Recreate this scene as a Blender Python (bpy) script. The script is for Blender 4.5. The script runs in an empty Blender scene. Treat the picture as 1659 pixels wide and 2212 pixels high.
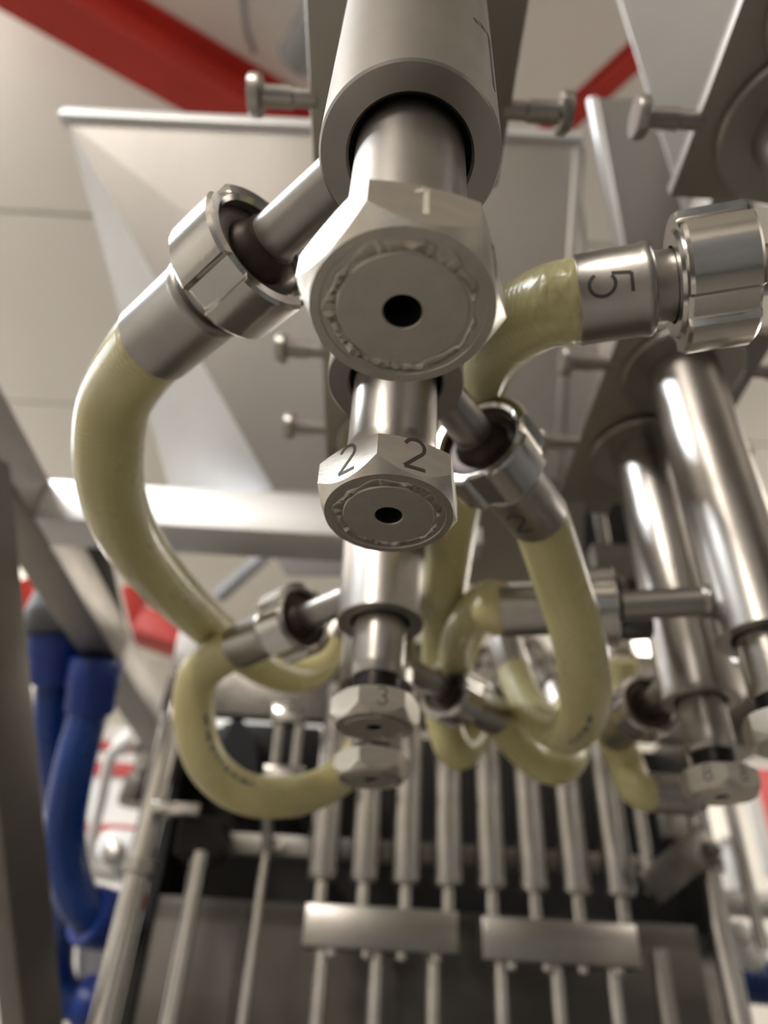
import bpy, bmesh, math, random
from mathutils import Vector, Matrix, noise
random.seed(7)
C = bpy.context.scene.collection
PI = math.pi
CZ = 1.5                                   # camera height over the floor

# ------------------------------------------------------------------ camera
FPX = 1550.0; PITCH = math.radians(37); ROLL = math.radians(3.3)
F_ = Vector((0, math.cos(PITCH), math.sin(PITCH)))
U0 = Vector((0, -math.sin(PITCH), math.cos(PITCH))); X0 = Vector((1, 0, 0))
R_ = math.cos(ROLL) * X0 + math.sin(ROLL) * U0
U_ = -math.sin(ROLL) * X0 + math.cos(ROLL) * U0
cam_d = bpy.data.cameras.new('camera'); cam = bpy.data.objects.new('camera', cam_d); C.objects.link(cam)
m = Matrix((R_, U_, -F_)).transposed().to_4x4(); m.translation = Vector((0, 0, CZ)); cam.matrix_world = m
cam_d.sensor_fit = 'VERTICAL'; cam_d.sensor_height = 36.0
cam_d.lens = FPX / 2212 * 36.0
cam_d.clip_start = 0.01; cam_d.clip_end = 100
cam_d.dof.use_dof = True; cam_d.dof.focus_distance = 0.20
cam_d.dof.aperture_fstop = cam_d.lens / 3.3
bpy.context.scene.camera = cam

# ------------------------------------------------------------------ world, lights, exposure
sc = bpy.context.scene
w = bpy.data.worlds.new('world'); sc.world = w; w.use_nodes = True
w.node_tree.nodes['Background'].inputs[0].default_value = (0.80, 0.86, 1.0, 1)
w.node_tree.nodes['Background'].inputs[1].default_value = 0.25
sc.view_settings.view_transform = 'Standard'; sc.view_settings.look = 'None'
sc.view_settings.gamma = 1; sc.view_settings.use_curve_mapping = False
sc.view_settings.exposure = -0.22

def area(name, loc, sx, sy, power, col, rot=(0, 0, 0)):
    l = bpy.data.lights.new(name, 'AREA'); l.shape = 'RECTANGLE'; l.size = sx; l.size_y = sy
    l.energy = power; l.color = col
    o = bpy.data.objects.new(name, l); C.objects.link(o); o.location = loc; o.rotation_euler = rot
WARM = (1.0, 0.935, 0.85); COOL = (0.88, 0.94, 1.0)
LAMPS = [(-2.3, 0.1, 150, COOL), (3.7, -2.4, 80, WARM), (-1.9, -3.2, 170, WARM), (-3.8, 2.4, 90, COOL), (3.8, 2.8, 90, WARM), (-3.6, 5.6, 90, WARM), (2.6, 5.6, 90, WARM)]  # unseen lamps, added to light the hall
for x, y, pw, col in LAMPS:
    area('added_lamp', (x, y, 4.02), 0.42, 1.9, pw, col)
    area('added_uplight', (x, y, 4.20), 0.42, 1.9, 52, WARM, (math.pi, 0, 0))  # added upward light that brightens the ceiling

# ------------------------------------------------------------------ point helpers
def at(px, py, h=None, k=None):
    """world point seen at a photo pixel, at height h over the camera or at depth k"""
    d = F_ + (px - 829.5) / FPX * R_ - (py - 1106) / FPX * U_
    if k is None: k = h / d.z
    return d * k + Vector((0, 0, CZ))

# ------------------------------------------------------------------ materials
def mat(name, col, rough=0.5, metal=0.0, var=0.12, vscale=18.0, bump=0.0, bscale=300.0, stretch=(1, 1, 1), dark=None, sss=0.0, coat=0.0, spec=0.5, emit=None):
    m = bpy.data.materials.new(name); m.use_nodes = True
    nt = m.node_tree; N = nt.nodes; L = nt.links; b = N['Principled BSDF']
    tc = N.new('ShaderNodeTexCoord'); mp = N.new('ShaderNodeMapping'); mp.inputs['Scale'].default_value = stretch
    L.new(tc.outputs['Object'], mp.inputs[0])
    n = N.new('ShaderNodeTexNoise'); n.inputs['Scale'].default_value = vscale; n.inputs['Detail'].default_value = 5
    L.new(mp.outputs[0], n.inputs['Vector'])
    mx = N.new('ShaderNodeMix'); mx.data_type = 'RGBA'
    dk = dark or tuple(c * (1 - var * 2) for c in col)
    mx.inputs[6].default_value = (*dk, 1); mx.inputs[7].default_value = (*col, 1)
    rp = N.new('ShaderNodeMapRange'); rp.inputs[1].default_value = 0.32; rp.inputs[2].default_value = 0.6
    L.new(n.outputs[0], rp.inputs[0]); L.new(rp.outputs[0], mx.inputs[0]); L.new(mx.outputs[2], b.inputs['Base Color'])
    rr = N.new('ShaderNodeMapRange'); rr.inputs[3].default_value = min(1, rough * 1.2); rr.inputs[4].default_value = rough * 0.85
    L.new(n.outputs[0], rr.inputs[0]); L.new(rr.outputs[0], b.inputs['Roughness'])
    b.inputs['Metallic'].default_value = metal
    b.inputs['Specular IOR Level'].default_value = spec
    if sss: 
        b.inputs['Subsurface Weight'].default_value = sss; b.inputs['Subsurface Scale'].default_value = 0.012
        b.inputs['Subsurface Radius'].default_value = (1, 0.85, 0.4)
    if coat: b.inputs['Coat Weight'].default_value = coat; b.inputs['Coat Roughness'].default_value = 0.12
    if emit: b.inputs['Emission Color'].default_value = (*emit[:3], 1); b.inputs['Emission Strength'].default_value = emit[3]
    if bump:
        n2 = N.new('ShaderNodeTexNoise'); n2.inputs['Scale'].default_value = bscale; n2.inputs['Detail'].default_value = 3
        L.new(mp.outputs[0], n2.inputs['Vector'])
        bp = N.new('ShaderNodeBump'); bp.inputs['Strength'].default_value = bump; bp.inputs['Distance'].default_value = 0.001
        L.new(n2.outputs[0], bp.inputs['Height']); L.new(bp.outputs[0], b.inputs['Normal'])
    return m

M = {}
M['steel'] = mat('turned_steel', (0.40, 0.375, 0.35), 0.32, 1, 0.05, 40, 0.03, 400, (1, 1, 1))
M['steel_bright'] = mat('polished_steel', (0.62, 0.59, 0.555), 0.18, 1, 0.07, 40, 0.05, 300)
M['steel_dark'] = mat('dark_steel', (0.18, 0.165, 0.15), 0.33, 1, 0.15, 50, 0.1, 400)
M['nut'] = mat('milled_steel', (0.57, 0.535, 0.48), 0.36, 1, 0.06, 90, 0.08, 500, (1, 1, 3))
M['nut_face'] = mat('faced_steel', (0.58, 0.545, 0.485), 0.42, 1, 0.05, 120, 0.08, 900)
M['weld'] = mat('weld_steel', (0.56, 0.52, 0.45), 0.28, 1, 0.12, 250, 0.2, 700)
M['sheet'] = mat('sheet_steel', (0.36, 0.34, 0.325), 0.42, 1, 0.06, 5, 0.08, 200, (1, 1, 0.2))
M['sheet_lit'] = mat('lit_sheet_steel', (0.72, 0.72, 0.73), 0.45, 0.75, 0.05, 5, 0.05, 200)  # paler copy of the sheet steel, light on lit faces put into the colour
M['frame'] = mat('satin_frame_steel', (0.36, 0.335, 0.305), 0.46, 1, 0.08, 7, 0.1, 300)
M['dull'] = mat('dull_leg_steel', (0.22, 0.20, 0.18), 0.5, 1, 0.1, 7, 0.1, 300)
M['black'] = mat('black_rubber_hole_shade', (0.012, 0.011, 0.010), 0.55, 0, 0.1, 60)  # rubber parts, and hole shade put into the colour
M['engrave'] = mat('engraved_line', (0.10, 0.09, 0.08), 0.5, 0.6, 0.1, 60)
M['engrave_light'] = mat('scratched_line', (0.85, 0.80, 0.68), 0.5, 0.3, 0.1, 60)
M['gasket'] = mat('gasket_brown', (0.075, 0.052, 0.042), 0.38, 0.5, 0.25, 60)
M['thread'] = mat('thread_steel', (0.10, 0.09, 0.085), 0.35, 1, 0.1, 60)
M['blue'] = mat('blue_hose', (0.003, 0.035, 0.20), 0.28, 0, 0.1, 20, coat=0.1)
M['blue_cuff'] = mat('blue_cuff', (0.008, 0.035, 0.24), 0.35, 0, 0.08, 20)
M['beige'] = mat('beige_panel', (0.77, 0.745, 0.70), 0.6, 0, 0.02, 0.6)
M['wall'] = mat('cream_wall', (0.60, 0.575, 0.53), 0.7, 0, 0.03, 0.8)
M['floor'] = mat('grey_resin_floor', (0.17, 0.155, 0.135), 0.5, 0, 0.08, 2)
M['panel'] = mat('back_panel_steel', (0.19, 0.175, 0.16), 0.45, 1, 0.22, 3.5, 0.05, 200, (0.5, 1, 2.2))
M['red'] = mat('red_paint', (0.46, 0.028, 0.018), 0.5, 0, 0.06, 3)
M['seam'] = mat('joint_sealant', (0.40, 0.375, 0.34), 0.8, 0, 0.05, 5)
M['greypaint'] = mat('grey_paint', (0.30, 0.31, 0.32), 0.5, 0, 0.1, 3)
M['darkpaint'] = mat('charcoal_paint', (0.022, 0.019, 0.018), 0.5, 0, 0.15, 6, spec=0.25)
M['white'] = mat('white_plastic', (0.80, 0.79, 0.76), 0.4, 0, 0.04, 6)
M['pink'] = mat('coral_panel', (0.86, 0.17, 0.16), 0.5, 0, 0.03, 5)
M['lamp'] = mat('lamp_diffuser', (0.9, 0.9, 0.9), 0.5, 0, 0.01, 5, emit=(1, 0.96, 0.9, 2.0))
M['ink'] = mat('blue_grey_ink', (0.08, 0.11, 0.18), 0.5, 0, 0.2, 100)

def hose_mat():
    m = mat('braided_hose', (0.60, 0.545, 0.29), 0.27, 0, 0.06, 25, sss=0.25, coat=0.3, dark=(0.56, 0.50, 0.25))
    nt = m.node_tree; N = nt.nodes; L = nt.links; b = N['Principled BSDF']
    uv = N.new('ShaderNodeUVMap'); sp = N.new('ShaderNodeSeparateXYZ'); L.new(uv.outputs[0], sp.inputs[0])
    def wave(a, bb, fr):
        c1 = N.new('ShaderNodeMath'); c1.operation = 'MULTIPLY'; c1.inputs[1].default_value = a; L.new(sp.outputs[0], c1.inputs[0])
        c2 = N.new('ShaderNodeMath'); c2.operation = 'MULTIPLY_ADD'; c2.inputs[1].default_value = bb; L.new(sp.outputs[1], c2.inputs[0]); L.new(c1.outputs[0], c2.inputs[2])
        s = N.new('ShaderNodeMath'); s.operation = 'SINE'; L.new(c2.outputs[0], s.inputs[0]); return s
    s1 = wave(2 * PI * 9, 2 * PI * 380, 0); s2 = wave(-2 * PI * 9, 2 * PI * 380, 0)
    ad = N.new('ShaderNodeMath'); ad.operation = 'MAXIMUM'; L.new(s1.outputs[0], ad.inputs[0]); L.new(s2.outputs[0], ad.inputs[1])
    bp = N.new('ShaderNodeBump'); bp.inputs['Strength'].default_value = 0.22; bp.inputs['Distance'].default_value = 0.0006
    L.new(ad.outputs[0], bp.inputs['Height']); L.new(bp.outputs[0], b.inputs['Normal'])
    # faint weave tint of the reinforcing yarn
    src = b.inputs['Base Color'].links[0].from_socket
    mx = N.new('ShaderNodeMix'); mx.data_type = 'RGBA'; mx.blend_type = 'MULTIPLY'
    mr = N.new('ShaderNodeMapRange'); mr.inputs[1].default_value = -1; mr.inputs[3].default_value = 0.0; mr.inputs[4].default_value = 0.25
    L.new(ad.outputs[0], mr.inputs[0]); L.new(mr.outputs[0], mx.inputs[0]); L.new(src, mx.inputs[6])
    mx.inputs[7].default_value = (0.80, 0.76, 0.55, 1); L.new(mx.outputs[2], b.inputs['Base Color'])
    return m
M['hose'] = hose_mat()

# ------------------------------------------------------------------ object helpers
def link(name, bm, m, parent=None, smooth=35):
    me = bpy.data.meshes.new(name); bm.to_mesh(me); bm.free()
    if smooth:
        me.polygons.foreach_set('use_smooth', [True] * len(me.polygons)); me.set_sharp_from_angle(angle=math.radians(smooth))
    me.materials.append(M[m])
    o = bpy.data.objects.new(name, me); C.objects.link(o)
    if parent: o.parent = parent
    return o
def tag(o, label=None, cat=None, group=None, kind=None):
    if label: o['label'] = label
    if cat: o['category'] = cat
    if group: o['group'] = group
    if kind: o['kind'] = kind
    return o
def empty(name, loc, label=None, cat=None, group=None, rot=None):
    o = bpy.data.objects.new(name, None); C.objects.link(o); o.empty_display_size = 0.02
    if rot is not None:
        mm = rot.to_4x4(); mm.translation = loc; o.matrix_world = mm
    else: o.location = loc
    return tag(o, label, cat, group)
def copy_tree(o, parent=None):
    c = o.copy(); C.objects.link(c)
    if parent: c.parent = parent
    for ch in list(o.children): copy_tree(ch, c)
    return c
def frame_of(d, ref=Vector((0, 0, 1))):
    """3x3 with local z along d"""
    z = d.normalized()
    if abs(z.dot(ref)) > 0.98: ref = Vector((0, 1, 0))
    x = ref.cross(z).normalized(); y = z.cross(x)
    return Matrix((x, y, z)).transposed()
def bm_new(): return bmesh.new()

def lathe(prof, seg=64, bm=None, mod=None, closed_ends=True, T=None):
    """revolve (r,z) about z. mod(angle, r, z)->r"""
    bm = bm or bm_new(); rings = []
    for r, z in prof:
        if r < 1e-7: rings.append([bm.verts.new((0, 0, z))]); continue
        ring = []
        for i in range(seg):
            a = 2 * PI * i / seg; rr = mod(a, r, z) if mod else r
            ring.append(bm.verts.new((rr * math.cos(a), rr * math.sin(a), z)))
        rings.append(ring)
    new = []
    for a, b in zip(rings[:-1], rings[1:]):
        for i in range(seg):
            j = (i + 1) % seg
            if len(a) == 1 and len(b) == 1: continue
            if len(a) == 1: new.append(bm.faces.new((a[0], b[j], b[i])))
            elif len(b) == 1: new.append(bm.faces.new((a[i], a[j], b[0])))
            else: new.append(bm.faces.new((a[i], a[j], b[j], b[i])))
    if closed_ends:
        if len(rings[0]) > 1: bm.faces.new(list(reversed(rings[0])))
        if len(rings[-1]) > 1: bm.faces.new(rings[-1])
    if T is not None:
        vs = [v for r in rings for v in r]
        for v in vs: v.co = T @ v.co
    bmesh.ops.recalc_face_normals(bm, faces=bm.faces)
    return bm
def box(bm, c, s, bev=0.0, rot=None):
    r = bmesh.ops.create_cube(bm, size=1)
    vs = r['verts']
    for v in vs: v.co = Vector((v.co.x * s[0], v.co.y * s[1], v.co.z * s[2]))
    if bev:
        es = list({e for v in vs for e in v.link_edges})
        rb = bmesh.ops.bevel(bm, geom=es, offset=bev, segments=2, profile=0.5, affect='EDGES')
        vs = list({v for f in rb['faces'] for v in f.verts} | {v for v in vs if v.is_valid})
    for v in vs:
        v.co = (rot @ v.co if rot else v.co) + Vector(c)
    return bm
def bar_box(bm, p0, p1, wx, wy, ref=Vector((0, 0, 1)), bev=0.0):
    d = p1 - p0; R = frame_of(d, ref)
    return box(bm, (p0 + p1) / 2, (wx, wy, d.length), bev, R)
def rod(bm, p0, p1, r, seg=24, prof=None):
    d = p1 - p0; R = frame_of(d).to_4x4(); R.translation = p0
    L = d.length; b = min(r * 0.12, 0.002)
    return lathe(prof or [(0, 0), (r - b, 0), (r, b), (r, L - b), (r - b, L), (0, L)], seg, bm, T=R)
def slab(pts, t, ref=None):
    """prism of a polygon; extruded away from the camera"""
    bm = bm_new(); n = Vector((0, 0, 0)); c = sum(pts, Vector()) / len(pts)
    for i in range(len(pts)): n += (pts[i] - c).cross(pts[(i + 1) % len(pts)] - c)
    n.normalize(); v = c - Vector((0, 0, CZ))
    if n.dot(v) < 0: n = -n
    a = [bm.verts.new(p) for p in pts]; b = [bm.verts.new(p + n * t) for p in pts]
    bm.faces.new(a); bm.faces.new(list(reversed(b)))
    for i in range(len(pts)):
        j = (i + 1) % len(pts); bm.faces.new((a[i], b[i], b[j], a[j]))
    bmesh.ops.recalc_face_normals(bm, faces=bm.faces)
    return bm
def spline(pts, n=14):
    out = []; P = [pts[0] * 2 - pts[1]] + list(pts) + [pts[-1] * 2 - pts[-2]]
    for i in range(1, len(P) - 2):
        p0, p1, p2, p3 = P[i - 1:i + 3]
        for j in range(n):
            t = j / n
            out.append(0.5 * ((2 * p1) + (-p0 + p2) * t + (2 * p0 - 5 * p1 + 4 * p2 - p3) * t * t + (-p0 + 3 * p1 - 3 * p2 + p3) * t ** 3))
    out.append(pts[-1].copy()); return out
def smooth_path(path, it=6):
    for _ in range(it):
        path = [path[0]] + [(path[i - 1] + path[i] * 2 + path[i + 1]) / 4 for i in range(1, len(path) - 1)] + [path[-1]]
    return path
def tube(path, r, seg=32, rfun=None):
    bm = bm_new(); uvl = bm.loops.layers.uv.new('UVMap')
    t = (path[1] - path[0]).normalized(); nrm = frame_of(t).col[0].copy(); rings = []; fr = []; s = 0.0; S = []
    for i, p in enumerate(path):
        if i:
            s += (p - path[i - 1]).length
            t2 = (path[min(i + 1, len(path) - 1)] - path[i - 1]).normalized()
            nrm = (t.rotation_difference(t2) @ nrm); nrm = (nrm - t2 * nrm.dot(t2)).normalized(); t = t2
        bn = t.cross(nrm); rr = rfun(s) if rfun else r
        rings.append([bm.verts.new(p + (nrm * math.cos(2 * PI * k / seg) + bn * math.sin(2 * PI * k / seg)) * rr) for k in range(seg)])
        fr.append((p.copy(), t.copy(), nrm.copy(), bn.copy())); S.append(s)
    for i in range(len(rings) - 1):
        for k in range(seg):
            j = (k + 1) % seg
            f = bm.faces.new((rings[i][k], rings[i][j], rings[i + 1][j], rings[i + 1][k]))
            for lp, (u, v) in zip(f.loops, ((k, i), (k + 1, i), (k + 1, i + 1), (k, i + 1))): lp[uvl].uv = (u / seg, S[v])
    bm.faces.new(list(reversed(rings[0]))); bm.faces.new(rings[-1])
    bmesh.ops.recalc_face_normals(bm, faces=bm.faces)
    return bm, fr, S
def shift(bm, v):
    for x in bm.verts: x.co -= v
    return bm

# digits as stroked ribbons -----------------------------------------------------
def arc(cx, cy, rx, ry, a0, a1, n=14): return [(cx + rx * math.cos(math.radians(a0 + (a1 - a0) * i / n)), cy + ry * math.sin(math.radians(a0 + (a1 - a0) * i / n))) for i in range(n + 1)]
DIG = {
 '1': [[(-0.22, 0.28), (0.02, 0.5)], [(0.02, 0.5), (0.02, -0.5)]],
 '2': [arc(0, 0.22, 0.27, 0.28, 165, -35) + [(-0.28, -0.48)], [(-0.28, -0.48), (0.3, -0.48)]],
 '3': [arc(0, 0.25, 0.25, 0.25, 150, -90), arc(0, -0.24, 0.28, 0.26, 90, -150)],
 '5': [[(0.27, 0.48), (-0.18, 0.48)], [(-0.18, 0.48), (-0.24, 0.04)], arc(0, -0.19, 0.28, 0.30, 130, -150)],
 '8': [arc(0, 0.25, 0.22, 0.24, 0, 360, 20), arc(0, -0.24, 0.27, 0.26, 0, 360, 22)],
}
def digit_mesh(ch, size, w, surf, th=0.00012):
    """surf(u,v,d) maps surface metres (u right, v up, d off the surface) to 3D"""
    bm = bm_new()
    for pl in DIG[ch]:
        fine = []
        for (a, b) in zip(pl[:-1], pl[1:]):
            k = max(1, int(math.dist(a, b) / 0.12))
            for i in range(k): fine.append((a[0] + (b[0] - a[0]) * i / k, a[1] + (b[1] - a[1]) * i / k))
        fine.append(pl[-1]); rows = []
        for i, p in enumerate(fine):
            q0 = fine[max(i - 1, 0)]; q1 = fine[min(i + 1, len(fine) - 1)]
            dx, dy = q1[0] - q0[0], q1[1] - q0[1]; l = math.hypot(dx, dy) or 1; nx, ny = -dy / l, dx / l
            u, v = p[0] * size, p[1] * size; hw = w / 2
            rows.append([bm.verts.new(surf(u + nx * hw * s, v + ny * hw * s, d)) for s, d in ((1, -th), (1, th), (-1, th), (-1, -th))])
        for a, b in zip(rows[:-1], rows[1:]):
            for i in range(4):
                j = (i + 1) % 4; bm.faces.new((a[i], a[j], b[j], b[i]))
        bm.faces.new(rows[0][::-1]); bm.faces.new(rows[-1])
    bmesh.ops.recalc_face_normals(bm, faces=bm.faces)
    return bm
def cyl_surf(r, az, z0, flip=1):
    """on a z-axis cylinder; az = direction the digit faces"""
    def f(u, v, d):
        a = az + flip * u / r; rr = r + d
        return Vector((rr * math.cos(a), rr * math.sin(a), z0 + flip * v))
    return f

# ================================================================== THE ROOM
def struct(name, bm, m, **k): o = link(name, bm, m, None, 0); o['kind'] = 'structure'; return o
RX, RY0, RY1, RZ = 5.0, -4.5, 7.0, 4.6
floor = struct('floor', box(bm_new(), (0, (RY0 + RY1) / 2, -0.1), (2 * RX, RY1 - RY0, 0.2)), 'floor')
wl = struct('wall_left', box(bm_new(), (-RX - 0.1, (RY0 + RY1) / 2, RZ / 2), (0.2, RY1 - RY0 + 0.4, RZ)), 'wall')
wr = struct('wall_right', box(bm_new(), (RX + 0.1, (RY0 + RY1) / 2, RZ / 2), (0.2, RY1 - RY0 + 0.4, RZ)), 'wall')
wb = struct('wall_back', box(bm_new(), (0, RY1 + 0.1, RZ / 2), (2 * RX, 0.2, RZ)), 'wall')
wf = struct('wall_front', box(bm_new(), (0, RY0 - 0.1, RZ / 2), (2 * RX, 0.2, RZ)), 'wall')
ceil = struct('ceiling', box(bm_new(), (0, (RY0 + RY1) / 2, RZ + 0.13), (2 * RX + 0.4, RY1 - RY0 + 0.4, 0.2)), 'seam')
# sandwich panels of the ceiling, each its own board with a recessed joint
cr = math.radians(19)
for i in range(9):
    y = RY0 + 0.66 + i * 1.28
    link('ceiling_panel', box(bm_new(), (0, y, RZ + 0.015), (2 * RX, 1.262, 0.03)), 'beige', ceil, 0)

def ibeam(name, p0, p1, h, wd, label, sub_h=0.02):
    t = empty(name, p0, label, 'beam', 'red roof beams'); t.pop('group', None)
    d = p1 - p0
    for nm, off, a, b in (('bottom_flange', 0, wd, sub_h), ('web', h / 2, sub_h, h), ('top_flange', h, wd, sub_h)):
        R = frame_of(d); bm = bm_new()
        c = d / 2 + Vector((0, 0, off))
        x = Vector((0, 0, 1)).cross(d.normalized()).normalized()
        RR = Matrix((x, d.normalized(), x.cross(d.normalized()))).transposed()
        box(bm, c, (a, d.length, b), 0, RR); link(nm, bm, 'red', t, 0)
    return t
hb = 2.78
pA, pB = at(-300, -205, h=hb), at(660, 342, h=hb)
ibeam('roof_beam', pA, pB, 0.30, 0.15, 'wide red steel roof beam crossing the upper left corner')
ibeam('roof_beam', at(1580, -58, h=hb + 0.05), at(1150, 335, h=hb + 0.05), 0.07, 0.07, 'narrow red steel roof beam between the hoppers on the right')
bm = bm_new(); rod(bm, at(636, 135, h=2.95), at(800, -140, h=2.95), 0.075, 24)
tag(link('duct', bm, 'greypaint'), 'blue-grey round duct under the ceiling beside the red roof beam', 'duct')
bm, _, _ = tube(spline([at(520, -60, h=3.02), at(532, 60, h=3.02), at(543, 95, h=3.03), at(549, 112, h=3.05)]), 0.011, 12)
tag(link('cable', bm, 'greypaint'), 'thin hanging grey cable on the ceiling above the red roof beam', 'cable')
LW = ['above the left, behind the camera', 'above the right, behind the camera', 'farthest back behind the camera', 'along the left wall', 'along the right wall', 'in the far left corner', 'toward the far right corner']
for i, (x, y, pw, col) in enumerate(LAMPS):
    t = empty('added_ceiling_light', (x, y, 4.04), 'long pendant ceiling light outside the picture, ' + LW[i], 'light', 'ceiling lights')
    link('housing', box(bm_new(), (0, 0, 0.075), (0.52, 2.0, 0.10), 0.01), 'white', t, 0)
    link('diffuser', box(bm_new(), (0, 0, 0.012), (0.46, 1.94, 0.02)), 'lamp', t, 0)
    for s in (-0.7, 0.7):
        link('hanger', rod(bm_new(), Vector((0, s, 0.12)), Vector((0, s, 0.56)), 0.008, 8), 'steel', t, 0)

# added unseen dark cabinets, there for dark reflections in the metal
def cabinet(x, y, w_, d_, h_, lab, side):
    t = empty('added_cabinet', (x, y, 0), lab, 'cabinet', 'dark machine cabinets outside the picture')
    link('body', box(bm_new(), (0, 0, h_ / 2 + 0.05), (w_, d_, h_ - 0.1), 0.01), 'darkpaint', t, 30)
    link('plinth', box(bm_new(), (0, 0, 0.05), (w_ * 0.96, d_ * 0.96, 0.1)), 'black', t, 0)
    if side == 'y':
        for k in (-1, 1):
            dd = link('door', box(bm_new(), (k * w_ / 4, d_ / 2 + 0.01, h_ / 2 + 0.05), (w_ / 2 - 0.02, 0.02, h_ - 0.2), 0.004), 'greypaint', t, 30)
            link('door_handle', box(bm_new(), (k * 0.06, d_ / 2 + 0.03, h_ / 2), (0.02, 0.02, 0.16), 0.004), 'steel', dd, 30)
    else:
        for k in (-1, 1):
            dd = link('door', box(bm_new(), (-w_ / 2 - 0.01, k * d_ / 4, h_ / 2 + 0.05), (0.02, d_ / 2 - 0.02, h_ - 0.2), 0.004), 'greypaint', t, 30)
            link('door_handle', box(bm_new(), (-w_ / 2 - 0.03, k * 0.06, h_ / 2), (0.02, 0.02, 0.16), 0.004), 'steel', dd, 30)
cabinet(0.5, -1.9, 2.4, 0.6, 2.1, 'low dark machine cabinet standing behind the camera', 'y')
cabinet(2.4, 0.9, 0.7, 3.0, 2.3, 'long dark machine cabinet outside the right edge of the picture', 'x')
# ================================================================== MACHINE FRAME
def beam(name, p0, p1, a, b, m, label, cat='beam', bev=0.002, ref=Vector((0, 0, 1)), group=None):
    o = link(name, bar_box(bm_new(), p0, p1, a, b, ref, bev), m, None, 30)
    return tag(o, label, cat, group)
S = 0.05
beam('cross_beam', Vector((-0.349, 0.612, CZ + 0.435)), Vector((0.10, 0.612, CZ + 0.435)), S, S, 'sheet_lit', 'horizontal square steel tube behind the valves, white front face')  # light on the front face put into the pale colour
RXL = -0.374
beam('side_rail', Vector((RXL, -0.25, CZ + 0.435)), Vector((RXL, 1.75, CZ + 0.435)), S, S, 'frame', 'grey square steel rail running from upper left to the blue hoses')
beam('side_rail', Vector((0.59, -0.25, CZ + 0.433)), Vector((0.59, 1.75, CZ + 0.433)), S, S, 'frame', 'grey square steel rail outside the right edge of the picture')
q0, q1 = at(-62, 1000, k=0.64), at(82, 2330, k=0.80)
d = (q1 - q0).normalized(); q2 = q1 + d * ((q1.z) / -d.z)
beam('leaning_leg', q0, q2, 0.045, 0.045, 'dull', 'leaning square steel leg at the lower left edge of the picture', 'leg', ref=Vector((1, -0.9, 0)))
for x in (RXL, 0.59):
    for y in (1.70,):
        o = beam('frame_post', Vector((x, y, 0)), Vector((x, y, CZ + 0.405)), S, S, 'frame',
             'upright steel post at the far end of the left rail' if x < 0 else 'upright steel post at the far end of the right rail', 'post')
beam('frame_post', Vector((0.59, -0.2, 0)), Vector((0.59, -0.2, CZ + 0.405)), S, S, 'frame', 'upright steel post at the near end of the right rail', 'post')

# hoppers -----------------------------------------------------------------
hop = empty('hopper', Vector((0, 0.6, CZ + 0.46)), 'big tapering sheet steel hopper with bright rim at upper left', 'hopper')
o0 = hop.location.copy()
hz0, hz1 = 0.462, 0.84
A = at(145, 262, h=hz1); B = at(1245, 312, h=hz1); Cc = at(1195, 1075, h=hz0); D = at(590, 1058, h=hz0)
link('front_panel', shift(slab([A, B, Cc, D], 0.003), o0), 'sheet', hop, 0)
E1 = at(372, 1080, h=0.50)
link('side_panel', shift(slab([A, D, E1], 0.003), o0), 'sheet_lit', hop, 0)  # lit side, coloured paler than the front panel
B2 = B + Vector((0.04, 0.18, 0)); C2 = at(1330, 1085, h=0.47)
link('side_panel', shift(slab([B, B2, C2, Cc], 0.003), o0), 'sheet', hop, 0)
A2 = A + Vector((0.0, 0.55, 0))
link('back_panel', shift(slab([A + Vector((0.03, 0.4, 0)), B2 + Vector((0, 0.2, 0)), C2 + Vector((0, 0.15, 0)), E1 + Vector((0.12, 0.15, 0))], 0.003), o0), 'sheet', hop, 0)
bm = bm_new(); up = Vector((0, 0, 0.008))
bar_box(bm, A + up - Vector((0.008, 0, 0)), B + up + Vector((0.008, 0, 0)), 0.018, 0.018, Vector((0, 0, 1)), 0.003); link('rim', shift(bm, o0), 'sheet_lit', hop, 30)
bm = bm_new(); bar_box(bm, B + Vector((0.004, 0.004, 0)), Cc + Vector((0.004, 0.004, 0.004)), 0.014, 0.012, Vector((0, 1, 0)), 0.003); link('corner_flange', shift(bm, o0), 'sheet', hop, 30)

h2 = empty('side_hopper', at(1400, 600, k=0.78), 'pale sheet steel hopper panel above the right-hand valves with a bright folded edge', 'hopper')
o2 = h2.location.copy()
k2 = 0.80
pts = [at(1278, 212, k=k2), at(1374, 214, k=k2), at(1560, 500, k=k2), at(1540, 720, k=k2), at(1372, 720, k=k2)]
link('lower_panel', shift(slab(pts, 0.004), o2), 'sheet', h2, 0)
link('folded_edge', shift(bar_box(bm_new(), at(1278, 212, k=k2 - 0.006), at(1372, 720, k=k2 - 0.006), 0.010, 0.010, Vector((0, 1, 0)), 0.002), o2), 'sheet_lit', h2, 30)
k3 = 0.70
pts = [at(1316, -80, k=k3), at(1620, -80, k=k3), at(1560, 520, k=k3), at(1500, 520, k=k3)]
link('upper_panel', shift(slab(pts, 0.004), o2), 'sheet_lit', h2, 0)

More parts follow.
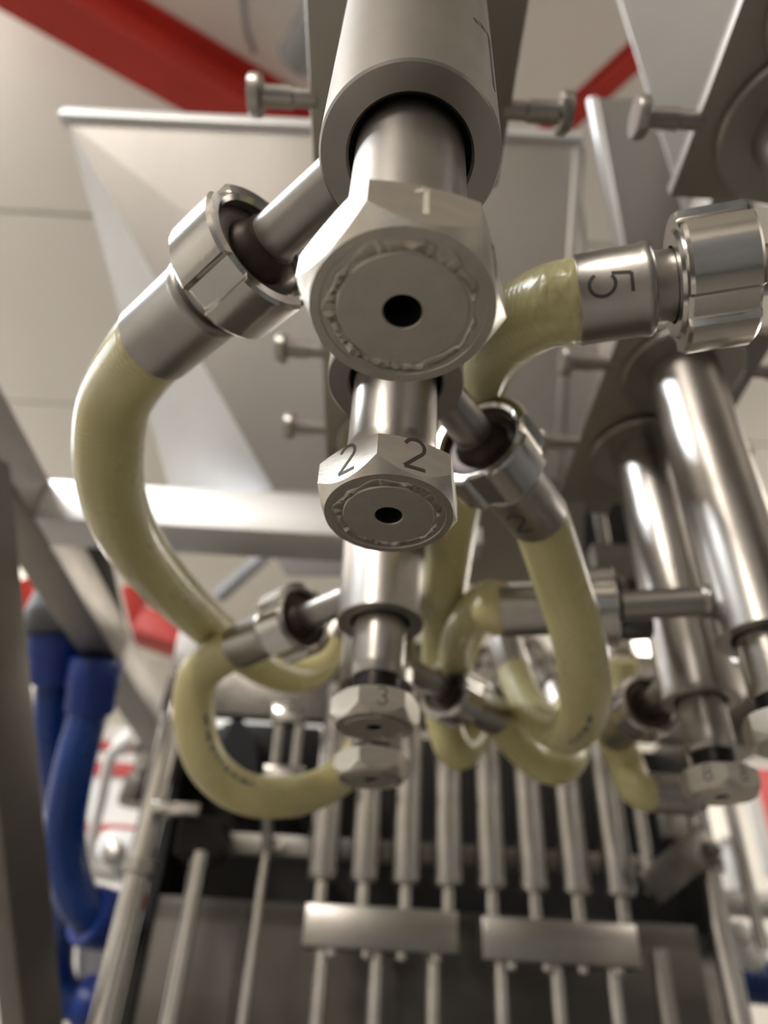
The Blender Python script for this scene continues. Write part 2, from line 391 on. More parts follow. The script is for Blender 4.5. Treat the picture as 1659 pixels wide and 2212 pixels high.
# ================================================================== VALVES
RING = 0.195; NUTB = 0.135; PL = 0.42
nut_z0, nut_h = 0.0, 0.0150
AF = 0.0415; RC = AF / 2 - 0.0004
def hexr(a): return (AF / 2) / math.cos(((a + PI / 6) % (PI / 3)) - PI / 6)     # flats at 0,60..
def hex_nut():
    bm = bm_new(); seg = 120; rings = []
    def ring(f): 
        rings.append([bm.verts.new(f(2 * PI * i / seg)) for i in range(seg)])
    ring(lambda a: Vector((0.0132 * math.cos(a), 0.0132 * math.sin(a), nut_h - 0.001)))
    ring(lambda a: Vector((RC * math.cos(a), RC * math.sin(a), nut_h)))
    ring(lambda a: Vector((hexr(a) * math.cos(a), hexr(a) * math.sin(a), nut_h - (hexr(a) - RC) * 0.55)))
    ring(lambda a: Vector((hexr(a) * math.cos(a), hexr(a) * math.sin(a), (hexr(a) - RC) * 1.25 + 0.0006)))
    ring(lambda a: Vector((RC * math.cos(a), RC * math.sin(a), 0)))
    ring(lambda a: Vector((0.0182 * math.cos(a), 0.0182 * math.sin(a), 0)))
    ring(lambda a: Vector((0.0180 * math.cos(a), 0.0180 * math.sin(a), 0.0003)))
    ring(lambda a: Vector((0.0043 * math.cos(a), 0.0043 * math.sin(a), 0.0003)))
    ring(lambda a: Vector((0.0043 * math.cos(a), 0.0043 * math.sin(a), 0.013)))
    ring(lambda a: Vector((0.0132 * math.cos(a), 0.0132 * math.sin(a), 0.013)))
    rings.append(rings[0])
    for a, b in zip(rings[:-1], rings[1:]):
        for i in range(seg):
            j = (i + 1) % seg; bm.faces.new((a[i], b[i], b[j], a[j]))
    bmesh.ops.recalc_face_normals(bm, faces=bm.faces)
    return bm
def weld(seed, r0=0.0159, wd=0.0014, th=0.00042):
    bm = bm_new(); seg = 220; k = 10; rings = []
    for i in range(seg):
        a = 2 * PI * i / seg; p = Vector((math.cos(a), math.sin(a), seed * 3.1))
        w2 = wd * (0.85 + 1.2 * noise.noise(p * 2.6)); c = r0 + 0.0007 * noise.noise(p * 4 + Vector((9, 0, 0))); t2 = th * (0.75 + 1.3 * noise.noise(p * 3.4) + 0.7 * noise.noise(p * 11))
        rings.append([bm.verts.new(((c + w2 * math.cos(b)) * math.cos(a), (c + w2 * math.cos(b)) * math.sin(a), 0.0003 - max(0.00015, t2) * math.sin(b) * (1 + 0.25 * noise.noise(Vector((a * 9, b * 2, seed)))))) for b in [2 * PI * q / k for q in range(k)]])
    for i in range(seg):
        A_, B_ = rings[i], rings[(i + 1) % seg]
        for q in range(k):
            j = (q + 1) % k; bm.faces.new((A_[q], A_[j], B_[j], B_[q]))
    bmesh.ops.recalc_face_normals(bm, faces=bm.faces)
    return bm
VX = 0.0015; RV = 0.217
zr = RING - NUTB; zp = PL - NUTB
PIPEZ = 0.222 - NUTB
def make_valve():
    t = empty('filling_valve', (0, 0, 0))
    link('valve_body', lathe([(0.0168, zr + 0.03), (0.0168, zr + 0.0008), (0.0176, zr), (0.0244, zr), (0.0250, zr + 0.0007), (0.0250, zp + 0.008), (0.015, zp + 0.008), (0.015, zr + 0.03)], 128, closed_ends=False), 'steel', t, 40)
    link('bore_seal', lathe([(0.0167, zr + 0.001), (0.0167, zr + 0.03), (0.0153, zr + 0.03), (0.0155, zr + 0.003), (0.0167, zr + 0.001)], 96, closed_ends=False), 'black', t)
    link('mounting_collar', lathe([(0.0252, zp - 0.0005), (0.042, zp - 0.0005), (0.044, zp - 0.003), (0.044, zp - 0.005), (0.042, zp - 0.0065), (0.0252, zp - 0.0065), (0.0252, zp - 0.0005)], 96, closed_ends=False), 'steel', t)
    link('piston', lathe([(0, zr + 0.04), (0.0151, zr + 0.04), (0.0151, 0.0260), (0.0150, 0.0250), (0.0140, 0.0200), (0.0138, 0.0196), (0.0125, 0.0194), (0.0, 0.0194)], 96), 'steel', t, 40)
    prof = [(0, 0.0198)]
    prof = [(0, 0.0352)]
    for i in range(16):
        z = 0.0350 - i * 0.0013; prof += [(0.0131, z), (0.0131, z - 0.0004), (0.0121, z - 0.0007), (0.0121, z - 0.0010)]
    prof += [(0.0121, 0.0135), (0, 0.0135)]
    link('thread', lathe(prof, 72), 'thread', t, 60)
    n = link('hex_nut', hex_nut(), 'nut', t, 12)
    f = link('end_plug', lathe([(0.0044, 0.0002), (0.0046, -0.0001), (0.0142, -0.0001), (0.0146, 0.0003)], 96, closed_ends=False), 'nut_face', n)
    b = link('bore', lathe([(0.00425, 0.0004), (0.00425, 0.0128), (0, 0.0129)], 48, closed_ends=False), 'black', n)  # black lining, shade of the deep hole put into the colour
    link('weld_bead', weld(1), 'weld', n, 0)
    return t
proto = make_valve()
# name, x, y, nut turn (deg of a flat's normal), outlet azimuth (deg), extra outlet length
nutface = lambda corner: -90 + corner + 30
VALVES = [
 ('v1', VX, 0.0985, 9, 136, 0.0, 'large filling valve nearest the camera with hex nut engraved 1', 'top'),
 ('v2', VX, 0.181, 19, 55, 0.0, 'second filling valve with hex nut engraved 2 twice, right under the first', 'mid'),
 ('v3', VX, 0.366, 8, 136, 0.0, 'third filling valve of the left row with a bright face on its nut', ''),
 ('v4', VX, 0.456, 10, 47, 0.008, 'fourth filling valve, farthest of the left row behind the third', ''),
 ('v5', RV, 0.1185, 9, 164.6, 0.0335, 'filling valve outside the right edge feeding the hose marked 5', ''),
 ('v6', RV, 0.181, 22, 60, 0.0, 'filling valve under the plate at the top right corner', ''),
 ('v7', RV, 0.358, 14, 167, 0.010, 'filling valve cut by the right edge with a left-pointing outlet pipe', ''),
 ('v8', RV, 0.449, 20, 96, 0.0, 'farthest right filling valve with hex nut engraved 8 twice', ''),
]
R_PIPE = 0.0088
def outlet(t, az, extra):
    d = Vector((math.cos(math.radians(az)), math.sin(math.radians(az)), 0)); R = frame_of(d)
    o = link('outlet_pipe', lathe([(0.0, 0.018), (R_PIPE, 0.018), (R_PIPE, 0.0685 + extra), (0, 0.0685 + extra)], 48), 'steel', t, 40)
    mm = R.to_4x4(); mm.translation = Vector((0, 0, PIPEZ)); o.matrix_local = mm
    link('weld_ring', lathe([(R_PIPE, 0.0235), (R_PIPE + 0.0016, 0.0238), (R_PIPE + 0.001, 0.0265), (R_PIPE, 0.0275), (R_PIPE, 0.0235)], 40, closed_ends=False), 'steel', o)
    link('pipe_collar', lathe([(R_PIPE, 0.0625 + extra), (0.0098, 0.0630 + extra), (0.0100, 0.0665 + extra), (0.0118, 0.0685 + extra), (0.0128, 0.0715 + extra), (R_PIPE, 0.0715 + extra), (R_PIPE, 0.0625 + extra)], 56, closed_ends=False), 'gasket', o, 40)
    return d
# union nut prototype: local z along the pipe
def ring_mod(a, r, z):
    if r < 0.0205: return r
    ph = (a * 4 / (2 * PI)) % 1.0
    k = min(1, max(0, (0.37 - abs(ph - 0.5)) * 30 + 0.5))
    return r - 0.0026 * (1 - k)
def make_union():
    t = empty('union_nut', (0, 0, 0))
    link('slotted_ring', lathe([(0.0185, 0.0015), (0.0200, 0), (0.0232, 0), (0.0244, 0.0012), (0.0244, 0.0215), (0.0236, 0.0228), (0.0190, 0.0228), (0.0180, 0.024), (0.0135, 0.024), (0.0135, 0.006), (0.0185, 0.006), (0.0185, 0.0015)], 240, closed_ends=False, mod=ring_mod), 'steel_bright', t, 30)
    link('liner_disc', lathe([(0.0090, 0.0048), (0.0150, 0.0042), (0.0183, 0.0050), (0.0183, 0.0085), (0.0090, 0.0085), (0.0090, 0.0048)], 72, closed_ends=False), 'gasket', t)
    return t
uproto = make_union()
ulabels = {'v1': 'slotted union nut left of the largest valve, nearest on the left', 'v2': 'shiny slotted union nut at the right of the nut engraved 2',
 'v3': 'slotted union nut left of the third valve, blurred', 'v4': 'blurred slotted union nut right of the third valve, low centre',
 'v5': 'polished slotted union nut at the right edge beside the ferrule marked 5', 'v6': 'slotted union nut outside the right edge on the top right valve',
 'v7': 'dark slotted union nut behind the long hose on the right', 'v8': 'dark slotted union nut beside the nut engraved 8'}
# hose ferrule: local z from union outward
FL = 0.045
def ferrule_bm(q=1.0, e=FL):
    return lathe([(0, 0), (0.0126, 0), (0.0126, 0.0080), (0.0128, 0.0083), (0.0150 * q, 0.0083), (0.0158 * q, 0.0092), (0.0161 * q, 0.0105), (0.0158 * q, 0.0118), (0.0155 * q, 0.0126), (0.0155 * q, e - 0.0006), (0.0151 * q, e), (0.0143 * q, e), (0.0143 * q, e - 0.005), (0, e - 0.005)], 96)
VO = {}
ferr_mesh = {}
HR = 0.0146
def num_on_nut(nut, ch, face, size=0.0108, mname='engrave', wd=0.00085):
    """face index k: normal at k*60deg in nut coords"""
    a = math.radians(face * 60); n = Vector((math.cos(a), math.sin(a), 0)); u_ = Vector((-math.sin(a), math.cos(a), 0))
    def f(u, v, d): return n * (AF / 2 + d) + u_ * u + Vector((0, 0, 0.0091 + v))
    link('engraved_number', digit_mesh(ch, size, wd, f), mname, nut, 0)
proto_used = False
for key, x, y, turn, az, extra, label, _ in VALVES:
    t = proto if not proto_used else copy_tree(proto)
    proto_used = True
    VO[key] = (t, x, y, az, extra)
for key, x, y, turn, az, extra, label, _ in VALVES:
    t = VO[key][0]; t.location = (x, y, CZ + NUTB); tag(t, label, 'valve', 'filling valves in two rows')
    d = outlet(t, az, extra)
    nut = [c for c in t.children if c.name.startswith('hex_nut')][0]
    nut.rotation_euler = (0, 0, math.radians(-90 + turn))
    dz = {'v1': -0.006, 'v5': -0.006}.get(key, 0.0)
    for c in t.children:
        if c.name.split('.')[0] in ('hex_nut', 'piston', 'thread'): c.location.z = dz
        if c.name.split('.')[0] == 'piston': c.location.z = dz + {'v1': -0.002, 'v3': 0.007, 'v7': 0.006, 'v8': 0.007}.get(key, 0.0)
    if key == 'v1': num_on_nut(nut, '1', 0, 0.0095, 'engrave_light', 0.0012); num_on_nut(nut, '1', 1)
    if key == 'v2': num_on_nut(nut, '2', 0, 0.0115, 'engrave', 0.0012); num_on_nut(nut, '2', -1, 0.0105, 'engrave', 0.0011)
    if key == 'v3': num_on_nut(nut, '3', 0, 0.009)
    if key == 'v8': num_on_nut(nut, '8', 0, 0.009); num_on_nut(nut, '8', -1, 0.009); num_on_nut(nut, '8', 1, 0.009)
    if key == 'v1': link('engraved_number', digit_mesh('1', 0.036, 0.0019, cyl_surf(0.0250, math.radians(-30), zr + 0.036)), 'engrave', t, 0)
    if key == 'v3': link('engraved_number', digit_mesh('3', 0.022, 0.0014, cyl_surf(0.0250, math.radians(-48), zr + 0.050)), 'engrave', t, 0)
    u = uproto if key == 'v1' else copy_tree(uproto)
    VO[key] = VO[key] + (d, u)
for key in VO:
    t, x, y, az, extra, d, u = VO[key]
    R = frame_of(d); mm = R @ Matrix.Rotation(math.radians({'v1': 22, 'v2': 5, 'v5': 15}.get(key, 0)), 3, 'Z'); mm = mm.to_4x4()
    mm.translation = Vector((x, y, CZ + 0.222)) + d * (0.0665 + extra); u.matrix_world = mm
    tag(u, ulabels[key], 'union nut', 'slotted union nuts on the valve outlets')

# hoses ------------------------------------------------------------------------
def make_hose(key, pts, label, number=None, digit_turn=0.0, end_ferrule=True, marks=None, q=1.0):
    FL = 0.034 if key == 'v5' else 0.045
    t0, x, y, az, extra, d, u = VO[key]
    base = Vector((x, y, CZ + 0.222)) + d * (0.0895 + extra)
    root = empty('hose', base, label, 'hose', 'pale yellow braided hoses')
    R = frame_of(d)
    def ferr():
        if q not in ferr_mesh:
            o = link('ferrule', ferrule_bm(q, FL), 'steel', None, 35); ferr_mesh[q] = o.data
        else:
            o = bpy.data.objects.new('ferrule', ferr_mesh[q]); C.objects.link(o)
        o.parent = root; return o
    f = ferr(); f.matrix_local = R.to_4x4()
    s0 = base + d * (FL - 0.003)
    path = [s0, s0 + d * 0.007] + [at(a, b, k=k) for a, b, k in pts]
    path = smooth_path(spline(path, 14), 30)
    bm, fr, S = tube(path, HR * q, 40)
    shift(bm, base); link('hose_tube', bm, 'hose', root, 60)
    if number:
        mid = base + d * 0.029; c = Vector((0, 0, CZ)) - mid; c = (R.transposed() @ c)
        azd = math.atan2(c.y, c.x) + digit_turn
        link('engraved_number', digit_mesh(number, 0.0145, 0.0012, cyl_surf(0.0155 * q, azd, 0.0265 if key == 'v2' else 0.0235, -1)), 'engrave', f, 0)
    if end_ferrule:
        p, tt = path[-1], (path[-1] - path[-2]).normalized()
        g = ferr(); Rg = frame_of(-tt).to_4x4(); Rg.translation = p - base + tt * (FL - 0.003); g.matrix_local = Rg
    if marks:
        bmm = bm_new(); s_a, s_b, ang = marks; rnd = random.Random(3)
        Lt = S[-1]; s = s_a * Lt
        while s < s_b * Lt:
            i = max(0, min(len(S) - 2, next((q for q in range(len(S)) if S[q] > s), len(S) - 1) - 1))
            p, tt, n, b = fr[i]; f_ = (s - S[i]) / max(1e-6, S[i + 1] - S[i]); pp = fr[i][0].lerp(fr[i + 1][0], f_)
            v = (Vector((0, 0, CZ)) - pp).normalized(); v = (v - tt * v.dot(tt)).normalized(); side = tt.cross(v)
            dirn = (v * math.cos(ang) + side * math.sin(ang)); sd = tt.cross(dirn)
            ln = rnd.choice((0.0014, 0.0020, 0.0026)); hh = 0.0026
            Rm = Matrix((tt, sd, dirn)).transposed()
            box(bmm, pp + dirn * (HR * q + 0.00005), (ln, hh, 0.0003), 0, Rm)
            if rnd.random() < 0.5: box(bmm, pp + dirn * (HR * q + 0.00005) + sd * 0.0016, (ln * 0.5, 0.0008, 0.0003), 0, Rm)
            s += ln + rnd.choice((0.0010, 0.0013, 0.004))
        o = link('printed_line', shift(bmm, base), 'ink', root, 0)
    return root
make_hose('v1', [(252, 855, 0.315), (235, 950, 0.325), (240, 1060, 0.345), (285, 1170, 0.38), (370, 1275, 0.45), (458, 1358, 0.54), (550, 1430, 0.60), (630, 1462, 0.64), (690, 1440, 0.67), (720, 1385, 0.69)],
          'longest pale hose sweeping down the left side from the first valve', end_ferrule=True, q=1.06)
make_hose('v2', [(1216, 1270, 0.385), (1248, 1370, 0.39), (1264, 1470, 0.41), (1262, 1540, 0.44), (1225, 1585, 0.49), (1170, 1560, 0.55), (1128, 1500, 0.60), (1108, 1445, 0.63)],
          'pale U-shaped hose from the ferrule marked 2, right of centre', '2', 0.65, True, (0.36, 0.50, -0.15))
make_hose('v3', [(430, 1450, 0.51), (418, 1540, 0.51), (440, 1640, 0.51), (510, 1708, 0.52), (600, 1724, 0.53), (690, 1705, 0.56), (760, 1655, 0.60), (790, 1590, 0.66)],
          'pale hose looping in an open ring at lower left', None, 0, True, (0.22, 0.46, -0.55))
make_hose('v4', [(1140, 1632, 0.61), (1195, 1660, 0.61), (1232, 1640, 0.63), (1240, 1590, 0.67), (1220, 1530, 0.72)],
          'short pale hose bending up behind the U-shaped hose at low centre', None, 0, True)
make_hose('v5', [(1180, 664, 0.270), (1105, 705, 0.290), (1052, 770, 0.320), (1022, 855, 0.362), (1007, 940, 0.392), (992, 1050, 0.42), (972, 1180, 0.465), (957, 1310, 0.53), (950, 1430, 0.595), (955, 1540, 0.61), (980, 1622, 0.60), (1012, 1608, 0.62), (1025, 1540, 0.65)],
          'pale hose from the ferrule marked 5 dropping behind the centre valves', '5', 0.25, True, q=1.04)
make_hose('v7', [(1066, 1296, 0.465), (1020, 1330, 0.495), (993, 1390, 0.535), (984, 1460, 0.58), (990, 1540, 0.64)],
          'short pale curved hose with a bright highlight right of the third valve', None, 0, False)
make_hose('v8', [(1358, 1660, 0.60), (1375, 1705, 0.58), (1410, 1712, 0.58)],
          'short pale hose curling under the union nut beside the nut engraved 8', None, 0, True)

# mounting plates and their clamp pins ------------------------------------------
def plate(x, y0, y1, label):
    c = Vector((x, (y0 + y1) / 2, CZ + PL))
    t = empty('mounting_plate', c, label, 'plate', 'steel mounting plates holding the valves')
    link('plate_sheet', box(bm_new(), (0, 0, 0.005), (0.112, y1 - y0, 0.010), 0.0015), 'frame', t, 30)
    link('hanger_rail', box(bm_new(), (0, 0, 0.022), (0.05, y1 - y0 - 0.01, 0.024), 0.002), 'frame', t, 30)
    return t, c
pin_lathe = [(0, 0), (0.0108, 0), (0.0115, 0.001), (0.0115, 0.0060), (0.0105, 0.0072), (0.0066, 0.0078), (0.0062, 0.010), (0.0062, 0.024), (0.0052, 0.025), (0.0052, 0.038), (0, 0.038)]
pins = []
for x, rows in ((VX, (((0.05, 0.226), (0.0985, 0.183), 'near plate holding the first two valves at top centre'), ((0.322, 0.522), (0.364, 0.449), 'plate holding the third and fourth valves behind the first nut'))),
                (RV, (((0.05, 0.226), (0.0985, 0.183), 'dark plate with rounded collar in the top right corner'), ((0.322, 0.525), (0.360, 0.449), 'shadowed plate with two round tubes at right centre')))):
    for (y0, y1), ys, lab in rows:
        t, c = plate(x, y0, y1, lab)
        for yy in ys:
            for s in (-1, 1):
                R = frame_of(Vector((-s, 0, 0)))
                if not pins: o = link('clamp_pin', lathe(pin_lathe, 40), 'steel', t, 35); pins.append(o)
                else: o = bpy.data.objects.new('clamp_pin', pins[0].data); C.objects.link(o); o.parent = t
                mm = R.to_4x4(); mm.translation = Vector((s * (0.056 + 0.034), yy - c.y, 0.004)); o.matrix_local = mm
beam('carrier_bar', Vector((VX, 0.05, CZ + PL + 0.050)), Vector((VX, 0.587, CZ + PL + 0.050)), 0.03, 0.03, 'frame', 'carrier bar hidden above the left valve plates')
beam('carrier_bar', Vector((RV, 0.05, CZ + PL + 0.050)), Vector((RV, 0.587, CZ + PL + 0.050)), 0.03, 0.03, 'frame', 'carrier bar hidden above the right valve plates')

hc = empty('added_housing', Vector((0.85, -0.42, CZ + 0.475)), 'dark steel drive housing above the valves, outside the picture', 'housing')  # added unseen housing that darkens reflections in the valves
link('housing_body', box(bm_new(), (0, 0, 0.16), (1.06, 0.86, 0.30), 0.01), 'steel_dark', hc, 30)
link('cover_sheet', box(bm_new(), (0, 0, 0.006), (1.02, 0.82, 0.012), 0.002), 'darkpaint', hc, 30)
link('cross_arm', box(bm_new(), (-0.50, 0.535, 0.012), (0.30, 0.03, 0.02), 0.002), 'frame', hc, 30)
for x in (0.36, 0.47):
    link('mounting_arm', box(bm_new(), (x - 0.85, 0.47, 0.012), (0.03, 0.16, 0.02), 0.002), 'frame', hc, 30)
# ================================================================== NOZZLE BANK
NY = 1.0
def on_plane(px, py, y=NY):
    d = at(px, py, k=1) - Vector((0, 0, CZ)); return Vector((0, 0, CZ)) + d * (y / d.y)
nx = [on_plane(a, b).x for a, b in ((695, 1905), (785, 1912), (876, 1918), (968, 1924), (1062, 1930), (1154, 1936), (1247, 1942), (1342, 1948))]
zb = sum(on_plane(a, b).z for a, b in ((695, 1900), (1342, 1945))) / 2
zt = CZ + 0.425
order = ('leftmost', 'second', 'third', 'fourth', 'fifth', 'sixth', 'seventh', 'rightmost')
def make_nozzle():
    t = empty('nozzle_tube', (0, 0, 0)); L = zt - zb
    link('barrel', lathe([(0, 0), (0.013, 0), (0.0180, 0.003), (0.0195, 0.006), (0.0195, L), (0, L)], 40), 'steel_bright', t, 35)
    link('stem', lathe([(0, -0.062), (0.0085, -0.062), (0.0085, -0.045), (0.0115, -0.044), (0.0115, -0.034), (0.0085, -0.033), (0.0085, 0.002), (0, 0.002)], 28), 'steel_bright', t, 35)
    return t
np_ = make_nozzle()
for i, x in enumerate(nx):
    t = np_ if i == 0 else copy_tree(np_)
    t.location = (x, NY, zb)
    tag(t, ('%s from the left of the eight upright steel nozzle tubes' % order[i]) if 0 < i < 7 else '%s of the eight upright steel nozzle tubes' % order[i], 'nozzle', 'upright nozzle tubes above the two blocks')
# manifold blocks
def block(pxa, pxb, lab, rods):
    a, b = on_plane(*pxa, NY - 0.022), on_plane(*pxb, NY - 0.022)
    z = (a.z + b.z) / 2; c = Vector(((a.x + b.x) / 2, NY, z)); wd = b.x - a.x
    t = empty('manifold_block', c, lab, 'block', 'steel blocks under the nozzle tubes')
    link('block_body', box(bm_new(), (0, 0, 0), (wd, 0.044, 0.046), 0.003), 'steel', t, 30)
    for j in range(4):
        xx = -wd / 2 + 0.035 + j * (wd - 0.06) / 3
        link('bolt', lathe([(0, -0.031), (0.005, -0.031), (0.007, -0.029), (0.007, -0.022), (0, -0.022)], 16, T=Matrix.Translation((xx, -0.008, 0))), 'steel_bright', t)
    for r in rods:
        p = on_plane(r, 2100)
        o = link('push_rod', rod(bm_new(), Vector((0, 0, -0.9)), Vector((0, 0, z - 0.022 - CZ + 0.0)), 0.0085, 24), 'steel_bright')
        o.location = (p.x, NY + 0.004, CZ)
        tag(o, None, 'rod', 'push rods under the blocks')
        yield o
rl = ['left', 'middle', 'right']
for nm, a, b, rs in (('left', (655, 1998), (990, 2012), (693, 812, 936)), ('right', (1042, 2026), (1382, 2042), (1082, 1203, 1325))):
    for i, o in enumerate(block(a, b, 'rectangular steel block under the four %s nozzle tubes' % nm, rs)):
        o['label'] = '%s of the three thin steel rods under the %s block' % (rl[i], nm)
# guide rods on both sides
def vrod(name, px, py, r, z0, z1, lab, m='steel_bright', y=NY, cat='rod', col=None):
    p = on_plane(px, py, y); t = empty(name, Vector((p.x, y, CZ + z0)), lab, cat)
    link('shaft', rod(bm_new(), Vector((0, 0, 0)), Vector((0, 0, z1 - z0)), r, 32), m, t, 35)
    if col: link('collar', lathe([(r, 0), (r + 0.006, 0.001), (r + 0.006, 0.016), (r, 0.017), (r, 0)], 32, closed_ends=False, T=Matrix.Translation((0, 0, col - z0))), 'steel', t)
    return t
vrod('guide_rod', 292, 1905, 0.0150, -0.9, 0.425, 'thick shiny upright rod at the left of the grey back panel', y=0.98, col=0.16)
vrod('guide_rod', 418, 1930, 0.0105, -0.9, 0.195, 'medium upright rod under the dark box, second from the left', y=1.0)
vrod('guide_rod', 560, 1950, 0.0062, -0.9, 0.235, 'thin upright rod left of the left block', y=1.03)
vrod('guide_rod', 1425, 2080, 0.0105, -0.9, 0.115, 'upright rod just right of the right block', y=1.0, m='steel')
vrod('guide_rod', 1548, 1960, 0.0135, -0.9, 0.30, 'thick upright rod at the lower right of the panel', y=0.98, col=0.20)
vrod('guide_rod', 1385, 1780, 0.0080, 0.17, 0.425, 'short bright rod beside the rightmost nozzle tube', y=0.97)
vrod('guide_rod', 1590, 1800, 0.0075, 0.12, 0.40, 'slim upright rod under the nut engraved 8', y=0.99)
# header plate, cross rail, casing
beam('header_plate', Vector((-0.30, NY, CZ + 0.437)), Vector((0.58, NY, CZ + 0.437)), 0.022, 0.13, 'steel_dark', 'dark plate from which the eight nozzle tubes hang', 'plate', 0.002)
pa, pb = on_plane(470, 1815, 1.06), on_plane(1400, 1880, 1.06)
zz = (pa.z + pb.z) / 2
rr = empty('guide_rail', Vector(((pa.x + pb.x) / 2, 1.06, zz)), 'horizontal brownish steel rail behind the eight nozzle tubes', 'rail')
link('rail_body', box(bm_new(), (0, 0, 0), (pb.x - pa.x, 0.02, 0.026), 0.002), 'frame', rr, 30)
for j in range(9):
    link('screw', lathe([(0, 0), (0.007, 0), (0.008, 0.002), (0.008, 0.009), (0, 0.009)], 16, T=(Matrix.Translation((-0.23 + j * 0.0535 * 1.05 + 0.02, -0.010, 0.0)) @ frame_of(Vector((0, -1, 0))).to_4x4())), 'steel_bright', rr)
cas = empty('back_casing', Vector((0.13, 1.2, CZ - 0.9)), 'grey and dark sheet casing behind the nozzle tubes and rods', 'casing')
oc = cas.location.copy()
def cbox(name, px0, py0, px1, py1, y, m, dy=0.02, bev=0.0):
    a, b = on_plane(px0, py0, y), on_plane(px1, py1, y)
    bm = bm_new(); c = (a + b) / 2; c.y += dy / 2
    box(bm, c - oc, (abs(b.x - a.x), dy, abs(a.z - b.z)), bev); return link(name, bm, m, cas, 0)
xa, xb = on_plane(330, 2000, 1.16).x, on_plane(1520, 2100, 1.16).x
ztop = on_plane(900, 1965, 1.16).z
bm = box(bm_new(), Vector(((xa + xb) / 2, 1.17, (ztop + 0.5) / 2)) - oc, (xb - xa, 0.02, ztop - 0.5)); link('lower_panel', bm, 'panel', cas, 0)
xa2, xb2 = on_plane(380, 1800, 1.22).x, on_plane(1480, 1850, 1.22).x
bm = box(bm_new(), Vector(((xa2 + xb2) / 2, 1.27, (CZ + 0.45 + ztop - 0.03) / 2)) - oc, (xb2 - xa2, 0.02, CZ + 0.45 - ztop + 0.03)); link('upper_panel', bm, 'darkpaint', cas, 0)  # dark sheet stands in for the shaded interior under the hood
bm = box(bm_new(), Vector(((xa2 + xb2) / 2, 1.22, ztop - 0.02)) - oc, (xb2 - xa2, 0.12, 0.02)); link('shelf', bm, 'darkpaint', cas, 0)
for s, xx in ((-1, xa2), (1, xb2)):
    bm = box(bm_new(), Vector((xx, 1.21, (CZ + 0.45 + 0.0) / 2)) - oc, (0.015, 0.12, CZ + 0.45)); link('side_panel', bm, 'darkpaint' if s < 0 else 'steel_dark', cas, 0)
for j in range(3):
    xx = on_plane(520 + j * 340, 2000, 1.155).x
    link('panel_seam', box(bm_new(), Vector((xx, 1.157, (ztop + 0.6) / 2)) - oc, (0.006, 0.006, ztop - 0.62)), 'steel_dark', cas, 0)
# dark bracket box between left rods and rail
def pbox(name, px0, py0, px1, py1, y, dy, m, lab, cat, bev=0.003, kind=None):
    a, b = on_plane(px0, py0, y), on_plane(px1, py1, y); c = (a + b) / 2; c.y += dy / 2
    sx, sz = abs(b.x - a.x), abs(a.z - b.z)
    o = link(name, box(bm_new(), (0, 0, sz / 2), (sx, dy, sz), bev), m, None, 30); o.location = (c.x, c.y, c.z - sz / 2)
    return tag(o, lab, cat)
pbox('bracket_box', 392, 1760, 470, 1850, 1.0, 0.06, 'darkpaint', 'dark box bracket under the open hose ring at lower left', 'bracket')
pbox('clamp_bar', 330, 1728, 428, 1762, 0.955, 0.03, 'steel_bright', 'small bright horizontal clamp bar on the thick left rod', 'clamp')
pbox('cross_plate', 1425, 1740, 1500, 1812, 1.03, 0.02, 'frame', 'grey plate between the right rods below the nut engraved 8', 'plate')
# angled dark arm at the right
o = link('angle_bracket', bar_box(bm_new(), on_plane(1395, 1925, 0.97), on_plane(1530, 1815, 0.97), 0.04, 0.03, Vector((0, 1, 0)), 0.003), 'steel_dark', None, 30)
tag(o, 'dark slanting bracket joining the right rods beside the rightmost nozzle tube', 'bracket')
pbox('rod_clamp', 1505, 1812, 1562, 1868, 0.955, 0.05, 'steel_dark', 'square clamp gripping the thick right rod', 'clamp')

# machinery seen through the open hose ring ----------------------------------------
def ppt(px, py, k): return at(px, py, k=k)
ac = empty('air_cylinder', ppt(618, 1700, 0.95), 'small bright two-rod air cylinder seen through the open hose ring', 'cylinder'); oa = ac.location.copy()
for a in ((606, 1545, 590, 1690), (648, 1550, 634, 1690)):
    bm = rod(bm_new(), ppt(a[0], a[1], 0.93), ppt(a[2], a[3], 0.90), 0.0058, 20); link('rod', shift(bm, oa), 'steel_bright', ac)
c = ppt(625, 1548, 0.93); link('end_block', shift(box(bm_new(), c, (0.042, 0.03, 0.022), 0.002), oa), 'steel_bright', ac, 30)
c = ppt(614, 1676, 0.90); link('end_block', shift(box(bm_new(), c, (0.05, 0.028, 0.018), 0.002), oa), 'steel_bright', ac, 30)
c = ppt(614, 1672, 0.90); link('bracket', shift(box(bm_new(), c + Vector((0, 0.17, 0)), (0.02, 0.32, 0.012), 0.001), oa), 'steel_dark', ac, 30)
link('knob', shift(lathe([(0, 0), (0.008, 0.001), (0.009, 0.006), (0.006, 0.012), (0, 0.014)], 24, T=Matrix.Translation(ppt(622, 1540, 0.93))), oa), 'steel', ac)
bm = rod(bm_new(), ppt(578, 1835, 0.93), ppt(576, 1690, 0.93), 0.0075, 20); tag(link('spindle', bm, 'steel', None, 35), 'short steel spindle under the open hose ring above the rail', 'spindle')
pbox('white_cover', 470, 1450, 720, 2400, 1.62, 0.3, 'white', 'white machine cover seen at the top of the open hose ring', 'cover', 0.02)
pbox('motor_housing', 478, 1555, 700, 1700, 1.16, 0.09, 'darkpaint', 'dark housing behind the two-rod air cylinder', 'housing', 0.01)
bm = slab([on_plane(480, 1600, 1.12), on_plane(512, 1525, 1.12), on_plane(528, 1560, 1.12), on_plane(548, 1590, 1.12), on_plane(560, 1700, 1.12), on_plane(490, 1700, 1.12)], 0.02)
tag(link('cover_fin', bm, 'black', None, 0), 'black pointed fin left inside the open hose ring', 'fin')
